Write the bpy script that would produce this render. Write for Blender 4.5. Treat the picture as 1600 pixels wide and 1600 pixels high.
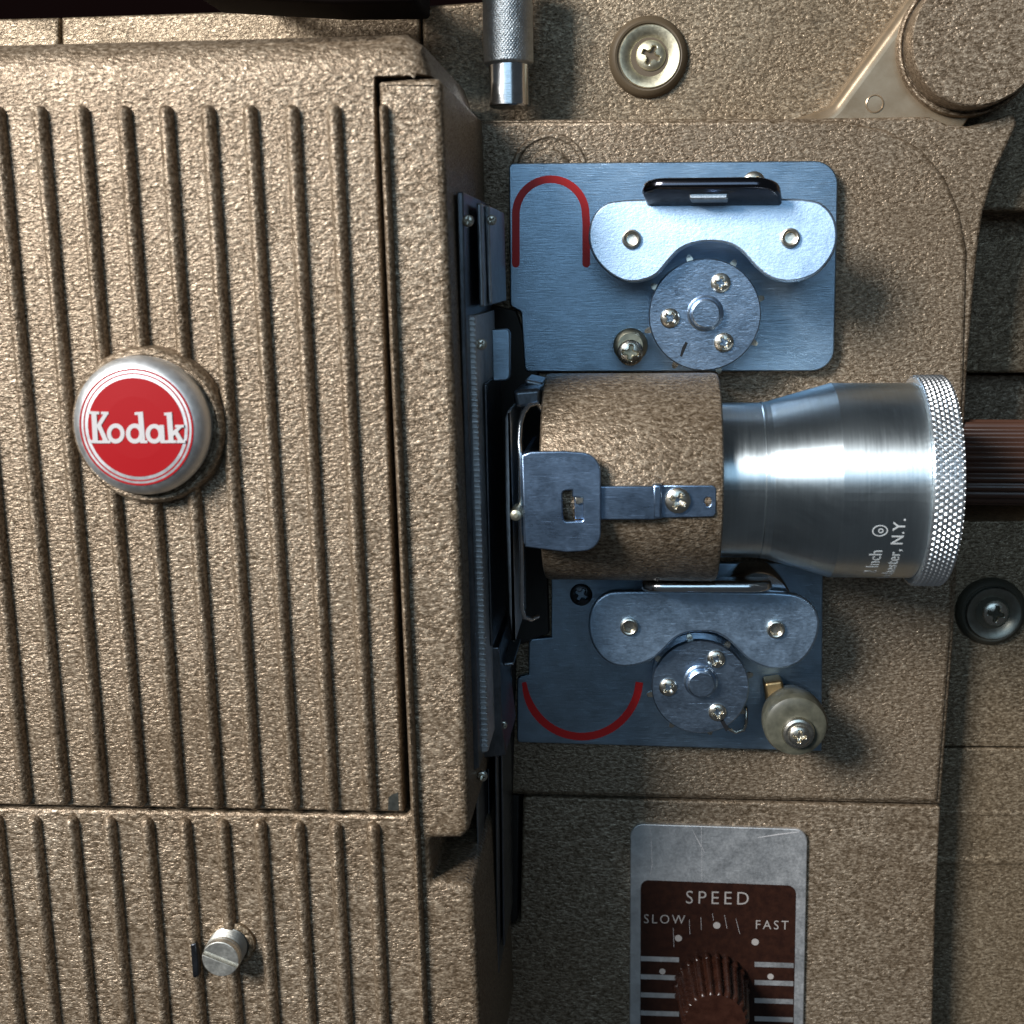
import bpy, bmesh, math, random
from mathutils import Vector, Matrix
random.seed(7)
for o in list(bpy.data.objects): bpy.data.objects.remove(o)
S = bpy.context.scene
C = S.collection

# ------------------------------------------------------------------ camera
# The photograph is 1600 px square, focal length about 2000 px (a phone held some 26 cm away).
# The projector's face is the XZ plane (y = 0); "h" is millimetres towards the viewer.
F, D, ZF = 2000.0, 260.0, 250.0          # px, mm to the face, mm height of the foot point
n = Vector((185, -374, 2000))
b = (n.x*225 + n.z*2000)/(-n.y)
dn = Vector((225, b, 2000)).normalized(); fw = n.normalized(); rt = dn.cross(fw).normalized()
def ray(px, py):
    c = Vector(((px-800)/F, (py-800)/F, 1.0))
    return Vector((c.dot(rt), c.dot(fw), -c.dot(dn)))
def P(px, py, h=0.0):
    d = ray(px, py); t = (D-h)/d.y
    return Vector((d.x*t, -h, d.z*t+ZF))*0.001
def mmpx(h): return (D-h)/F               # millimetres per pixel, roughly, at height h
cam = bpy.data.cameras.new('camera'); camo = bpy.data.objects.new('camera', cam); C.objects.link(camo)
Rm = Matrix((rt, dn, fw))                 # rows: camera axes in (x right, y down, z away)
def w(cx, cy, cz):
    v = Vector((cx, cy, cz)); return Vector((v.dot(rt), v.dot(fw), -v.dot(dn)))
ex, ey, ez = w(1,0,0), w(0,-1,0), w(0,0,-1)
M = Matrix.Identity(4)
for i in range(3): M[i][0], M[i][1], M[i][2] = ex[i], ey[i], ez[i]
M[0][3], M[1][3], M[2][3] = 0, -D*0.001, ZF*0.001
camo.matrix_world = M
cam.sensor_width = 36; cam.lens = 36*F/1600; cam.clip_start = 0.01; cam.clip_end = 20
cam.dof.use_dof = True; cam.dof.focus_distance = 0.245; cam.dof.aperture_fstop = 27
S.camera = camo
S.render.resolution_x = S.render.resolution_y = 1024

# ------------------------------------------------------------------ light
W = bpy.data.worlds.new('World'); S.world = W; W.use_nodes = True
bg = W.node_tree.nodes['Background']; bg.inputs[0].default_value = (0.80, 0.90, 1.0, 1); bg.inputs[1].default_value = 0.046
def area(name, pos, target, sx, sy, power, col):
    l = bpy.data.lights.new(name, 'AREA'); l.shape = 'RECTANGLE'; l.size = sx; l.size_y = sy; l.energy = power; l.color = col
    o = bpy.data.objects.new(name, l); C.objects.link(o); o.location = pos
    o.rotation_euler = (Vector(target)-Vector(pos)).to_track_quat('-Z', 'Y').to_euler(); return o
area('window_light', (-0.62, -0.78, 0.73), (-0.02, 0, 0.24), 0.34, 0.36, 20.6, (1.0, 0.985, 0.965))
area('blue_fill', (-0.10, -1.25, 0.68), (0.0, 0, 0.28), 1.0, 0.5, 2.9, (0.50, 0.76, 1.0))  # added blue fill lamp for the metal's reflections, not a known window
S.view_settings.view_transform = 'Standard'; S.view_settings.look = 'None'
S.view_settings.exposure = 0.0; S.view_settings.gamma = 1.0
S.render.engine = 'CYCLES'

# ------------------------------------------------------------------ materials
def mat(name, col, metal=0.0, rough=0.5, spec=0.5, coat=0.0):
    m = bpy.data.materials.new(name); m.use_nodes = True
    p = m.node_tree.nodes['Principled BSDF']
    p.inputs['Base Color'].default_value = (*col, 1); p.inputs['Metallic'].default_value = metal
    p.inputs['Roughness'].default_value = rough; p.inputs['Specular IOR Level'].default_value = spec
    p.inputs['Coat Weight'].default_value = coat
    return m
class G:
    def __init__(s, m): s.m = m; s.t = m.node_tree; s.p = s.t.nodes['Principled BSDF']
    def n(s, kind, **kw):
        nd = s.t.nodes.new(kind)
        for k, v in kw.items():
            if hasattr(nd, k): setattr(nd, k, v)
        return nd
    def l(s, a, b): s.t.links.new(a, b)
    def coords(s, scale=(1,1,1), rot=(0,0,0)):
        g = s.n('ShaderNodeNewGeometry'); mp = s.n('ShaderNodeMapping')
        mp.inputs['Scale'].default_value = scale; mp.inputs['Rotation'].default_value = rot
        s.l(g.outputs['Position'], mp.inputs['Vector']); return mp.outputs[0]
    def noise(s, vec, scale, detail=2, rough=0.5, dist=0.0):
        nd = s.n('ShaderNodeTexNoise'); nd.inputs['Scale'].default_value = scale; nd.inputs['Detail'].default_value = detail
        nd.inputs['Roughness'].default_value = rough; nd.inputs['Distortion'].default_value = dist
        s.l(vec, nd.inputs['Vector']); return nd.outputs['Fac']
    def ramp(s, f, stops):
        r = s.n('ShaderNodeValToRGB'); e = r.color_ramp.elements
        while len(e) < len(stops): e.new(0.5)
        for q, (a, c) in zip(e, stops): q.position = a; q.color = (*c, 1) if len(c) == 3 else c
        s.l(f, r.inputs[0]); return r.outputs[0]
    def math(s, op, a, b):
        m = s.n('ShaderNodeMath', operation=op)
        for i, v in enumerate((a, b)):
            if isinstance(v, (int, float)): m.inputs[i].default_value = v
            else: s.l(v, m.inputs[i])
        return m.outputs[0]
    def maprange(s, f, a, b, c, d):
        m = s.n('ShaderNodeMapRange')
        for i, v in enumerate((a, b, c, d)): m.inputs[1+i].default_value = v
        s.l(f, m.inputs[0]); return m.outputs[0]
    def bump(s, f, strength, dist, prev=None):
        b = s.n('ShaderNodeBump'); b.inputs['Strength'].default_value = strength; b.inputs['Distance'].default_value = dist
        s.l(f, b.inputs['Height'])
        if prev: s.l(prev, b.inputs['Normal'])
        s.l(b.outputs[0], s.p.inputs['Normal']); return b.outputs[0]
    def mixcol(s, f, a, b, blend='MIX'):
        m = s.n('ShaderNodeMix', data_type='RGBA', blend_type=blend)
        if isinstance(f, float): m.inputs[0].default_value = f
        else: s.l(f, m.inputs[0])
        for i, v in ((6, a), (7, b)):
            if isinstance(v, tuple): m.inputs[i].default_value = (*v, 1)
            else: s.l(v, m.inputs[i])
        return m.outputs[2]

def hammer(name, dark, mid, light, bump=0.55, scale=1.0):
    """bronze wrinkle enamel: leathery grain with metallic flecks, the brightest being painted-in sparkle"""
    m = mat(name, mid, 0.45, 0.40); g = G(m)
    v = g.coords((1.0, 1.8, 1.9), (0, math.radians(14), 0))
    n1 = g.noise(v, 1020*scale, 2.5, 0.55, 0.35)
    n2 = g.noise(v, 2300*scale, 1.5, 0.5, 0.2)
    big = g.noise(g.coords(), 28, 3, 0.6)
    f = g.math('ADD', g.math('MULTIPLY', n1, 0.72), g.math('MULTIPLY', n2, 0.28))
    c = g.ramp(f, [(0.36, dark), (0.50, mid), (0.62, light), (0.70, tuple(min(1, 1.5*x) for x in light))])  # brightest stop paints window sparkle into the colour
    tint = g.ramp(big, [(0.3, (0.86, 0.80, 0.74)), (0.7, (1.08, 1.06, 1.05))])
    g.l(g.mixcol(1.0, c, tint, 'MULTIPLY'), g.p.inputs['Base Color'])
    g.l(g.maprange(n2, 0.35, 0.65, 0.26, 0.46), g.p.inputs['Roughness'])
    b1 = g.bump(f, bump, 0.00062/scale)
    bn = b1.node; pool = g.noise(g.coords(), 130, 3, 0.6)     # enamel pooled thicker here, thinner there
    g.l(g.maprange(pool, 0.30, 0.70, bump*0.55, bump*1.25), bn.inputs['Strength'])
    return m
bronze = hammer('bronze_wrinkle_enamel', (0.106, 0.074, 0.043), (0.240, 0.184, 0.127), (0.42, 0.347, 0.260), 0.78)
bronze_fine = hammer('bronze_fine_enamel', (0.106, 0.076, 0.045), (0.225, 0.172, 0.112), (0.40, 0.325, 0.23), 0.7, 1.1)
bronze_smooth = mat('bronze_smooth_enamel', (0.30, 0.225, 0.145), 0.5, 0.24); g = G(bronze_smooth)
_n = g.noise(g.coords(), 240, 4, 0.6); g.l(g.ramp(_n, [(0.3, (0.25, 0.18, 0.11)), (0.7, (0.34, 0.26, 0.175))]), g.p.inputs['Base Color']); g.bump(_n, 0.08, 0.0003)

def metal(name, col, rough, brush=(1, 1, 1), bscale=900, bstr=0.08, var=0.12, blot=140, scratch=True):
    m = mat(name, col, 1.0, rough); g = G(m)
    v = g.coords(brush)
    f = g.noise(v, bscale, 3, 0.65); bl = g.noise(g.coords(), blot, 4, 0.65)
    lo = tuple(c*(1-var) for c in col); hi = tuple(min(1, c*(1+var)) for c in col)
    c = g.ramp(g.math('ADD', g.math('MULTIPLY', bl, 0.5), g.math('MULTIPLY', f, 0.5)), [(0.36, lo), (0.64, hi)])
    rr = g.maprange(g.math('ADD', f, bl), 0.7, 1.3, rough*0.88, rough*1.14)
    st = g.noise(g.coords((1, 1, 1.3)), 55, 5, 0.7, 0.8)      # oily smudges and rub marks
    c = g.mixcol(1.0, c, g.ramp(st, [(0.28, (0.80, 0.81, 0.82)), (0.50, (1.0, 1.0, 1.0)), (0.78, (0.93, 0.93, 0.93))]), 'MULTIPLY')
    rr = g.math('ADD', rr, g.maprange(st, 0.45, 0.7, 0.0, 0.07))
    if scratch:   # hairline scratches running several ways
        s1 = g.noise(g.coords((1, 1, 26), (0, math.radians(33), 0)), 260, 2, 0.5)
        s2 = g.noise(g.coords((1, 1, 30), (0, math.radians(-52), 0)), 210, 2, 0.5)
        k = g.math('MAXIMUM', g.maprange(s1, 0.70, 0.76, 0, 1), g.maprange(s2, 0.71, 0.77, 0, 1))
        c = g.mixcol(g.math('MULTIPLY', k, 0.5), c, tuple(min(1, x*1.35) for x in col))
        g.l(g.math('ADD', rr, g.math('MULTIPLY', k, 0.12)), g.p.inputs['Roughness'])
        f = g.math('ADD', f, g.math('MULTIPLY', k, 0.5))
    else: g.l(rr, g.p.inputs['Roughness'])
    g.l(c, g.p.inputs['Base Color'])
    g.bump(f, bstr, 0.0002)
    return m
zinc = metal('blue_zinc_plate', (0.36, 0.49, 0.63), 0.31, (0.35, 1, 13), 620, 0.22, 0.14)
zinc_speck = metal('mottled_zinc', (0.46, 0.61, 0.79), 0.40, (1, 1, 1.6), 1500, 0.2, 0.11, 300)
zinc_clip = metal('zinc_dim_reflection', (0.30, 0.42, 0.60), 0.29, (1, 1, 4), 900, 0.1, 0.1, 300)  # same plating as the plates, with a darker reflection put into the colour
zinc_disc = metal('blue_zinc_disc', (0.40, 0.52, 0.68), 0.30, (1, 1, 1.6), 1500, 0.25, 0.12, 300)
zinc_dark = metal('dull_zinc_strip', (0.50, 0.55, 0.60), 0.40, (4, 4, 1), 900, 0.2, 0.2, 300)
chrome = metal('turned_chrome', (0.64, 0.72, 0.76), 0.36, (8, .25, .25), 300, 0.05, 0.06, 60, False)
chrome_rod = metal('polished_rod', (0.72, 0.74, 0.76), 0.17, (1, 1, 14), 420, 0.05, 0.08, 200, False)
knurled = metal('knurled_aluminium', (0.90, 0.92, 0.94), 0.32, (1, 1, 1), 1500, 0.1, 0.08, 300, False)
sleeve_metal = metal('matt_knurled_sleeve', (0.62, 0.65, 0.66), 0.42, (1, 1, 1), 1700, 0.9, 0.16, 300, False)
nickel = metal('warm_nickel', (0.70, 0.66, 0.57), 0.26, (1, 1, 1), 1500, 0.12, 0.14, 500, False)
cadmium = metal('yellowed_cadmium', (0.64, 0.60, 0.45), 0.42, (1, 1, 1), 1300, 0.2, 0.14, 400, False)
steel_dark = metal('dark_oily_steel', (0.085, 0.09, 0.10), 0.33, (1, 1, 5), 900, 0.15, 0.3, 200, False)
alu = metal('satin_aluminium', (0.78, 0.80, 0.81), 0.5, (1, 1, 1), 1200, 0.05, 0.05, 200, False)
alu_plate = metal('scratched_aluminium', (0.78, 0.78, 0.78), 0.52, (1, 1, 1), 1700, 0.12, 0.06, 300)
red = mat('red_print', (0.35, 0.0035, 0.007), 0.0, 0.5, 0.25)
red_dull = mat('red_mark', (0.74, 0.016, 0.016), 0.0, 0.45)
white_print = mat('pale_print', (0.62, 0.60, 0.60), 0.2, 0.4)
faded_print = mat('faded_print', (0.40, 0.37, 0.35), 0.1, 0.5)
engraved = mat('engraving', (0.80, 0.82, 0.82), 0.3, 0.45)
rail_metal = metal('pale_steel_rail', (0.66, 0.67, 0.68), 0.5, (1, 1, 1), 900, 0.1, 0.12, 300, False)
dark_reflection_chrome = mat('dark_reflection_chrome', (0.10, 0.10, 0.12), 1.0, 0.16)  # chrome tab, its dark underside reflection put into the colour
black = mat('black_lacquer', (0.012, 0.011, 0.012), 0.0, 0.22)
ink = mat('black_ink', (0.006, 0.006, 0.008), 0.0, 0.5)
void = mat('painted_shade', (0.018, 0.014, 0.011), 0.0, 0.6)  # near-black colour standing in for shade in the gate gap and slot
brown_print = mat('brown_print', (0.036, 0.012, 0.007), 0.0, 0.4, 0.3); g = G(brown_print)
_n = g.noise(g.coords(), 900, 3, 0.6); g.l(g.ramp(_n, [(0.3, (0.017, 0.006, 0.004)), (0.7, (0.033, 0.012, 0.007))]), g.p.inputs['Base Color']); g.bump(_n, 0.05, 0.0002)
bakelite = mat('brown_bakelite', (0.050, 0.016, 0.009), 0.0, 0.24, 0.5); g = G(bakelite)
_n = g.noise(g.coords(), 500, 3, 0.6); g.l(g.ramp(_n, [(0.3, (0.020, 0.0065, 0.004)), (0.7, (0.040, 0.014, 0.008))]), g.p.inputs['Base Color']); g.l(g.maprange(_n, 0.3, 0.7, 0.2, 0.36), g.p.inputs['Roughness'])
bakelite_light = mat('faded_brown_bakelite', (0.075, 0.034, 0.022), 0.0, 0.3)
rubber = mat('greenish_rubber', (0.10, 0.095, 0.055), 0.0, 0.42); g = G(rubber)
_n = g.noise(g.coords(), 420, 4, 0.6); g.l(g.ramp(_n, [(0.3, (0.050, 0.050, 0.036)), (0.7, (0.115, 0.112, 0.082))]), g.p.inputs['Base Color'])
grommet_m = mat('brown_grommet', (0.10, 0.072, 0.042), 0.1, 0.5)
grommet_d = mat('dark_grommet', (0.075, 0.070, 0.052), 0.3, 0.42)
olive_metal = metal('olive_steel', (0.30, 0.30, 0.26), 0.38, (1, 1, 1), 900, 0.1, 0.15, 300, False)
grey_zinc = metal('grey_zinc', (0.62, 0.61, 0.56), 0.45, (1, 1, 1), 1300, 0.2, 0.12, 400, False)
gate_steel = metal('gate_steel', (0.20, 0.22, 0.25), 0.30, (3, 3, 1), 700, 0.15, 0.2, 200, False)
brass = metal('dull_brass', (0.40, 0.29, 0.15), 0.4, (1, 1, 1), 900, 0.1, 0.2, 300, False)
shade_bar_m = mat('shade_bar_dark', (0.006, 0.003, 0.003), 0.0, 0.8, 0.2)  # colour of the added shade-casting bar at the top
back_m = mat('dark_backdrop', (0.004, 0.002, 0.002), 0.0, 1.0, 0.0)

g = G(chrome); g.p.inputs['Anisotropic'].default_value = 0.82; g.p.inputs['Anisotropic Rotation'].default_value = 0.25; g.p.inputs['Roughness'].default_value = 0.3
_t = g.n('ShaderNodeTangent', direction_type='RADIAL', axis='X'); g.l(_t.outputs[0], g.p.inputs['Tangent'])
# ------------------------------------------------------------------ mesh helpers
wpos = {}
def finish(name, bm, m, parent, angle=38, kind=None):
    bmesh.ops.remove_doubles(bm, verts=bm.verts, dist=1e-7)
    bmesh.ops.recalc_face_normals(bm, faces=bm.faces)
    me = bpy.data.meshes.new(name)
    lo = Vector((min(v.co[i] for v in bm.verts) for i in range(3))); hi = Vector((max(v.co[i] for v in bm.verts) for i in range(3)))
    c = (lo+hi)/2
    for v in bm.verts: v.co -= c
    bm.normal_update()
    for f in bm.faces: f.smooth = True
    ca = math.radians(angle)
    for e in bm.edges:       # faces square to the viewer stay truly flat up to their rounded rims
        if len(e.link_faces) != 2: continue
        k = [abs(f.normal.y) > 0.9995 for f in e.link_faces]
        e.smooth = e.calc_face_angle(0) < ca and k[0] == k[1]
    bm.to_mesh(me); bm.free()
    me.materials.append(m)
    o = bpy.data.objects.new(name, me); C.objects.link(o)
    o.location = c; wpos[o.name] = c
    adopt(o, parent)
    if kind: o['kind'] = kind
    return o
def adopt(o, parent):
    if parent:
        o.parent = parent; o.location = wpos[o.name] - wpos[parent.name]
def copy_at(src, name, wp, parent, scale=None, roty=0.0):
    o = src.copy(); o.name = name; C.objects.link(o)
    wpos[o.name] = wp; o.location = wp; o.parent = None; adopt(o, parent)
    if scale: o.scale = (scale,)*3
    o.rotation_euler = (0, roty, 0)
    return o
def rp(pts, seg=7):
    """polygon in px with optional corner radii -> list of px points"""
    out = []; N = len(pts)
    for i, p in enumerate(pts):
        if len(p) < 3 or p[2] <= 0: out.append((p[0], p[1])); continue
        a = Vector(pts[i-1][:2]); q = Vector(p[:2]); c = Vector(pts[(i+1) % N][:2])
        u = (a-q); v = (c-q); lu, lv = u.length, v.length; u.normalize(); v.normalize()
        ang = u.angle(v); t = min(p[2]/math.tan(ang/2), lu*0.49, lv*0.49); r = t*math.tan(ang/2)
        ctr = q + (u+v).normalized()*(r/math.sin(ang/2))
        s = q+u*t-ctr; e = q+v*t-ctr; tot = s.angle(e); sg = 1 if s.cross(e) > 0 else -1
        for k in range(seg+1):
            th = sg*tot*k/seg; out.append((ctr.x+s.x*math.cos(th)-s.y*math.sin(th), ctr.y+s.x*math.sin(th)+s.y*math.cos(th)))
    return out
def inset(pts, ds):
    N = len(pts); A = sum(pts[i].x*pts[(i+1) % N].y-pts[(i+1) % N].x*pts[i].y for i in range(N)); sg = 1 if A > 0 else -1
    L = []
    for i in range(N):
        p, q = pts[i], pts[(i+1) % N]; d = (q-p); d = d.normalized() if d.length > 1e-12 else Vector((1, 0))
        nrm = Vector((-d.y, d.x))*sg; L.append((p+nrm*ds[i], d, nrm))
    out = []
    for i in range(N):
        p, d, n1 = L[i-1]; q, e, n2 = L[i]; cr = d.cross(e)
        if abs(cr) < 0.02: out.append(pts[i] + (n1*ds[i-1]+n2*ds[i])/2*1.0)
        else: out.append(p + d*((q-p).cross(e)/cr))
    return out
def prism_bm(pts2, h0, h1, r=0.3, seg=3, radii=None, back=True, bm=None):
    """pts2: (x,z) metres; h in mm; r: front edge rounding in mm, radii per edge (mm)"""
    bm = bm or bmesh.new(); N = len(pts2)
    rr = [x*0.001 for x in (radii or [r]*N)]
    rv = [max(rr[i-1], rr[i]) for i in range(N)]
    rings = []
    def ring(p2, hs): rings.append([bm.verts.new((p.x, -h, p.y)) for p, h in zip(p2, hs)])
    ring(pts2, [h0*0.001]*N)
    if max(rr) > 0:
        for k in range(seg+1):
            th = math.pi/2*k/seg
            ring(inset(pts2, [x*(1-math.cos(th)) for x in rr]), [h1*0.001-R*(1-math.sin(th)) for R in rv])
    else: ring(pts2, [h1*0.001]*N)
    for a, b2 in zip(rings, rings[1:]):
        for i in range(N):
            j = (i+1) % N; bm.faces.new((a[i], a[j], b2[j], b2[i]))
    bm.faces.new(rings[-1])
    if back: bm.faces.new(list(reversed(rings[0])))
    return bm
def xz(pts, h): return [Vector((v.x, v.z)) for v in (P(p[0], p[1], h) for p in pts)]
def prism(name, px, h0, h1, m, parent, r=0.3, seg=3, radii=None, kind=None):
    return finish(name, prism_bm(xz(rp(px), h1), h0, h1, r, seg, radii), m, parent, kind=kind)
def lathe_bm(prof, O, A, seg=48, bm=None, mod=None):
    """prof: (radius mm, along mm) revolved about axis A through O (metres)"""
    bm = bm or bmesh.new(); A = A.normalized()
    U = A.orthogonal().normalized()
    if abs(A.y) > 0.9: U = Vector((1, 0, 0)); U = (U-A*U.dot(A)).normalized()
    V = A.cross(U); rings = []
    for (r, a) in prof:
        if r <= 1e-6: rings.append([bm.verts.new(O+A*a*0.001)])
        else:
            R = []
            for k in range(seg):
                th = 2*math.pi*k/seg; q = r*(mod(th, a, r) if mod else 1.0)
                R.append(bm.verts.new(O+A*a*0.001+(U*math.cos(th)+V*math.sin(th))*q*0.001))
            rings.append(R)
    for a, b2 in zip(rings, rings[1:]):
        for k in range(seg):
            j = (k+1) % seg
            if len(a) == 1 and len(b2) == 1: break
            if len(a) == 1: bm.faces.new((a[0], b2[j], b2[k]))
            elif len(b2) == 1: bm.faces.new((a[k], a[j], b2[0]))
            else: bm.faces.new((a[k], a[j], b2[j], b2[k]))
    return bm
OUT = Vector((0, -1, 0))
def disc(name, px, py, hc, prof, m, parent, seg=48, mod=None, angle=38):
    """lathe facing the viewer; centre pixel taken at height hc, profile heights are absolute h"""
    c = P(px, py, hc); O = Vector((c.x, 0, c.z))
    return finish(name, lathe_bm(prof, O, OUT, seg, None, mod), m, parent, angle)
def curve_plate(outer, holes, h0, h1, bev=0.1):
    """flat plate with holes, px outlines at h1"""
    cu = bpy.data.curves.new('tmp', 'CURVE'); cu.dimensions = '2D'; cu.fill_mode = 'BOTH'
    cu.extrude = max(1e-6, ((h1-h0)/2-bev)*0.001); cu.bevel_depth = bev*0.001; cu.bevel_resolution = 2
    for loop in [outer]+holes:
        q = xz(loop, h1); s = cu.splines.new('POLY'); s.points.add(len(q)-1); s.use_cyclic_u = True
        for p, v in zip(s.points, q): p.co = (v.x, v.y, 0, 1)
    return curve_bm(cu, lambda v: Vector((v.x, -(h0+h1)/2*0.001-v.z, v.y)))
def curve_bm(cu, f):
    o = bpy.data.objects.new('tmp', cu); C.objects.link(o)
    me = bpy.data.meshes.new_from_object(o.evaluated_get(bpy.context.evaluated_depsgraph_get()))
    bpy.data.objects.remove(o)
    bm = bmesh.new(); bm.from_mesh(me); bpy.data.meshes.remove(me)
    for v in bm.verts: v.co = f(v.co)
    return bm
def text_bm(s, f, size=1.0, spacing=1.0, extrude=0.01, bold=0.0):
    cu = bpy.data.curves.new('tmp', 'FONT'); cu.body = s; cu.size = size; cu.align_x = 'CENTER'; cu.align_y = 'CENTER'
    cu.space_character = spacing; cu.extrude = extrude; cu.offset = bold; cu.resolution_u = 3
    return curve_bm(cu, f)
def stroke(name, path, wpx, h0, h1, m, parent, taper=None, caps=False):
    """ribbon of constant px width along a px path, as a thin raised strip"""
    L, Rr = [], []
    for i, p in enumerate(path):
        a = Vector(path[max(0, i-1)]); c = Vector(path[min(len(path)-1, i+1)]); d = (c-a).normalized(); q = Vector((-d.y, d.x))
        k = wpx/2*(taper(i/(len(path)-1)) if taper else 1)
        L.append(Vector(p)+q*k); Rr.append(Vector(p)-q*k)
    if caps:                # rounded stroke ends
        def cap(c, a, b3):
            c, a = Vector(c), Vector(a); r = (a-c); o = []
            for k in range(1, 8):
                th = -math.pi*k/8; o.append(Vector((c.x+r.x*math.cos(th)-r.y*math.sin(th), c.y+r.x*math.sin(th)+r.y*math.cos(th))))
            return o
        L = L+cap(path[-1], L[-1], None); Rr = Rr[::-1]+cap(path[0], Rr[0], None); pts = L+Rr
    else: pts = L+Rr[::-1]
    return finish(name, prism_bm(xz(pts, h1), h0, h1, 0), m, parent)
def rib(name, a, b2, wmm, tall, hbase, m, parent, nseg=9):
    """rounded raised bar between two px points on the plane hbase"""
    A, B = P(*a, hbase), P(*b2, hbase); d = (B-A); Lh = d.length; d.normalize(); s = d.cross(OUT).normalized()
    hw = wmm*0.0005; bm = bmesh.new(); rings = []
    st = [0, .12, .3, .55, .8, 1.0]
    ts = [(hw*(1-math.cos(math.pi/2*k)), max(0.06, math.sin(math.pi/2*k))) for k in st]
    ts = ts + [(Lh*q, 1) for q in (.25, .5, .75)] + [(Lh-t, sc) for t, sc in reversed(ts)]
    for t, sc in ts:
        R = []
        for k in range(nseg):
            th = math.pi*k/(nseg-1); c, sn = math.cos(th), math.sin(th)
            x = math.copysign(abs(c)**0.95, c)*hw*sc; y = (sn**0.95)*tall*0.001*(sc**0.6)
            R.append(bm.verts.new(A+d*t+s*x+OUT*(y-0.0002)))
        rings.append(R)
    for a2, b3 in zip(rings, rings[1:]):
        for k in range(nseg-1): bm.faces.new((a2[k], a2[k+1], b3[k+1], b3[k]))
        bm.faces.new((a2[0], b3[0], b3[-1], a2[-1]))
    bm.faces.new(rings[0]); bm.faces.new(list(reversed(rings[-1])))
    return finish(name, bm, m, parent, 50)

# a Phillips head of radius 1 m (scaled per screw), dome towards the viewer
def phillips_mesh():
    bm = bmesh.new(); NS, NR = 64, 22; rings = []
    for i in range(NR+1):
        r = i/NR; R = []
        for k in range(NS):
            th = 2*math.pi*k/NS; x, y = r*math.cos(th), r*math.sin(th)
            z = 0.42*math.sqrt(max(0, 1-(0.93*r)**2)) - 0.05
            arm = min(abs(x), abs(y)); lng = max(abs(x), abs(y))
            dep = max(0.0, min(1.0, (0.17-arm)/0.06))*max(0.0, min(1.0, (0.66-lng)/0.14))
            ctr = max(0.0, min(1.0, (0.34-r)/0.14))
            z -= 0.62*max(dep, ctr)*(1.0-0.45*min(1, lng/0.66))
            R.append(bm.verts.new((x, -z, y)))
        rings.append(R)
    R = [bm.verts.new((math.cos(2*math.pi*k/NS), 0.35, math.sin(2*math.pi*k/NS))) for k in range(NS)]; rings.append(R)
    for a, b2 in zip(rings, rings[1:]):
        for k in range(NS):
            j = (k+1) % NS; bm.faces.new((a[k], a[j], b2[j], b2[k]))
    bmesh.ops.remove_doubles(bm, verts=bm.verts, dist=1e-6); bmesh.ops.recalc_face_normals(bm, faces=bm.faces)
    me = bpy.data.meshes.new('screw_head')
    for f in bm.faces: f.smooth = True
    bm.to_mesh(me); bm.free(); me.set_sharp_from_angle(angle=math.radians(50)); return me
PH = {}
def screw(px, py, rpx, h, parent, m=nickel, rot=20, name='screw'):
    if m.name not in PH:
        PH[m.name] = phillips_mesh(); PH[m.name].materials.append(m)
    o = bpy.data.objects.new(name, PH[m.name]); C.objects.link(o)
    wp = P(px, py, h); wpos[o.name] = wp; o.location = wp; adopt(o, parent)
    o.scale = (rpx*mmpx(h)*0.001,)*3; o.rotation_euler = (0, math.radians(rot), 0); return o

# ------------------------------------------------------------------ the dark space behind the projector
bd = prism('backdrop', [(-900, -700), (2500, -700), (2500, 2500), (-900, 2500)], -330, -320, back_m, None, 0)
bd['kind'] = 'structure'

# ------------------------------------------------------------------ the projector
proj = bpy.data.objects.new('film_projector', None); C.objects.link(proj)
wpos['film_projector'] = Vector((0.0, 0.05, 0.0)); proj.location = wpos['film_projector']
proj['label'] = 'vintage bronze-brown film projector with ribbed lamp house, chrome lens and zinc film sprockets'
proj['category'] = 'projector'
proj.empty_display_size = 0.02

# --- body panels
tp = lambda pts, h0=-60, h1=-12, r=0.8: prism('top_panel', pts, h0, h1, bronze_fine, proj, r)
tp([(-260, 35), (91, 27), (95, 330), (-260, 330)])
tp([(95.5, 26.5), (380, 17), (656, 9), (659, 330), (99.5, 330)])
tp([(659.5, 9), (760, 2), (1000, -90), (1700, -120), (1700, 330), (662.5, 330)])
back_panel = prism('back_panel', [(1440, 120), (1900, 120), (1900, 583), (1430, 583)], -60, -22, bronze_fine, proj, 0.8)
prism('back_panel', [(1400, 585), (1900, 585), (1900, 812), (1400, 812)], -60, -29, bronze, proj, 0.4)
sp1 = prism('side_panel', [(1400, 815), (1900, 811), (1900, 1170), (1400, 1166)], -60, -10, bronze_fine, proj, 0.5)
sp2 = prism('side_panel', [(1380, 1168), (1900, 1172), (1900, 1900), (1380, 1900)], -60, -10.3, bronze_fine, proj, 0.5)
rib('ridge', (1400, 1272), (1900, 1268), 1.6, 0.35, -10.3, bronze_fine, sp2)
rib('ridge', (1400, 1346), (1900, 1342), 2.4, 0.45, -10.3, bronze_fine, sp2)
# mechanism panel: a flange with the raised plate on it
flange = prism('mechanism_flange', [(640, 187), (1250, 185), (1452, 182, 14), (1480, 194), (1512, 197), (1545, 190), (1583, 176, 8), (1590, 192, 8), (1556, 268),
        (1537, 330), (1527, 400), (1523, 440), (1511, 590), (1490, 1000), (1470, 1257), (640, 1238)], -40, -0.55, bronze, proj, 0.7)
mech = prism('mechanism_plate', [(640, 190), (1310, 187, 40), (1385, 202), (1440, 232), (1478, 278), (1500, 330), (1512, 392, 20),
        (1507, 590), (1486, 1000), (1466, 1255), (640, 1236)], -30, 0, bronze, proj, 0.9, 4)
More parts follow.
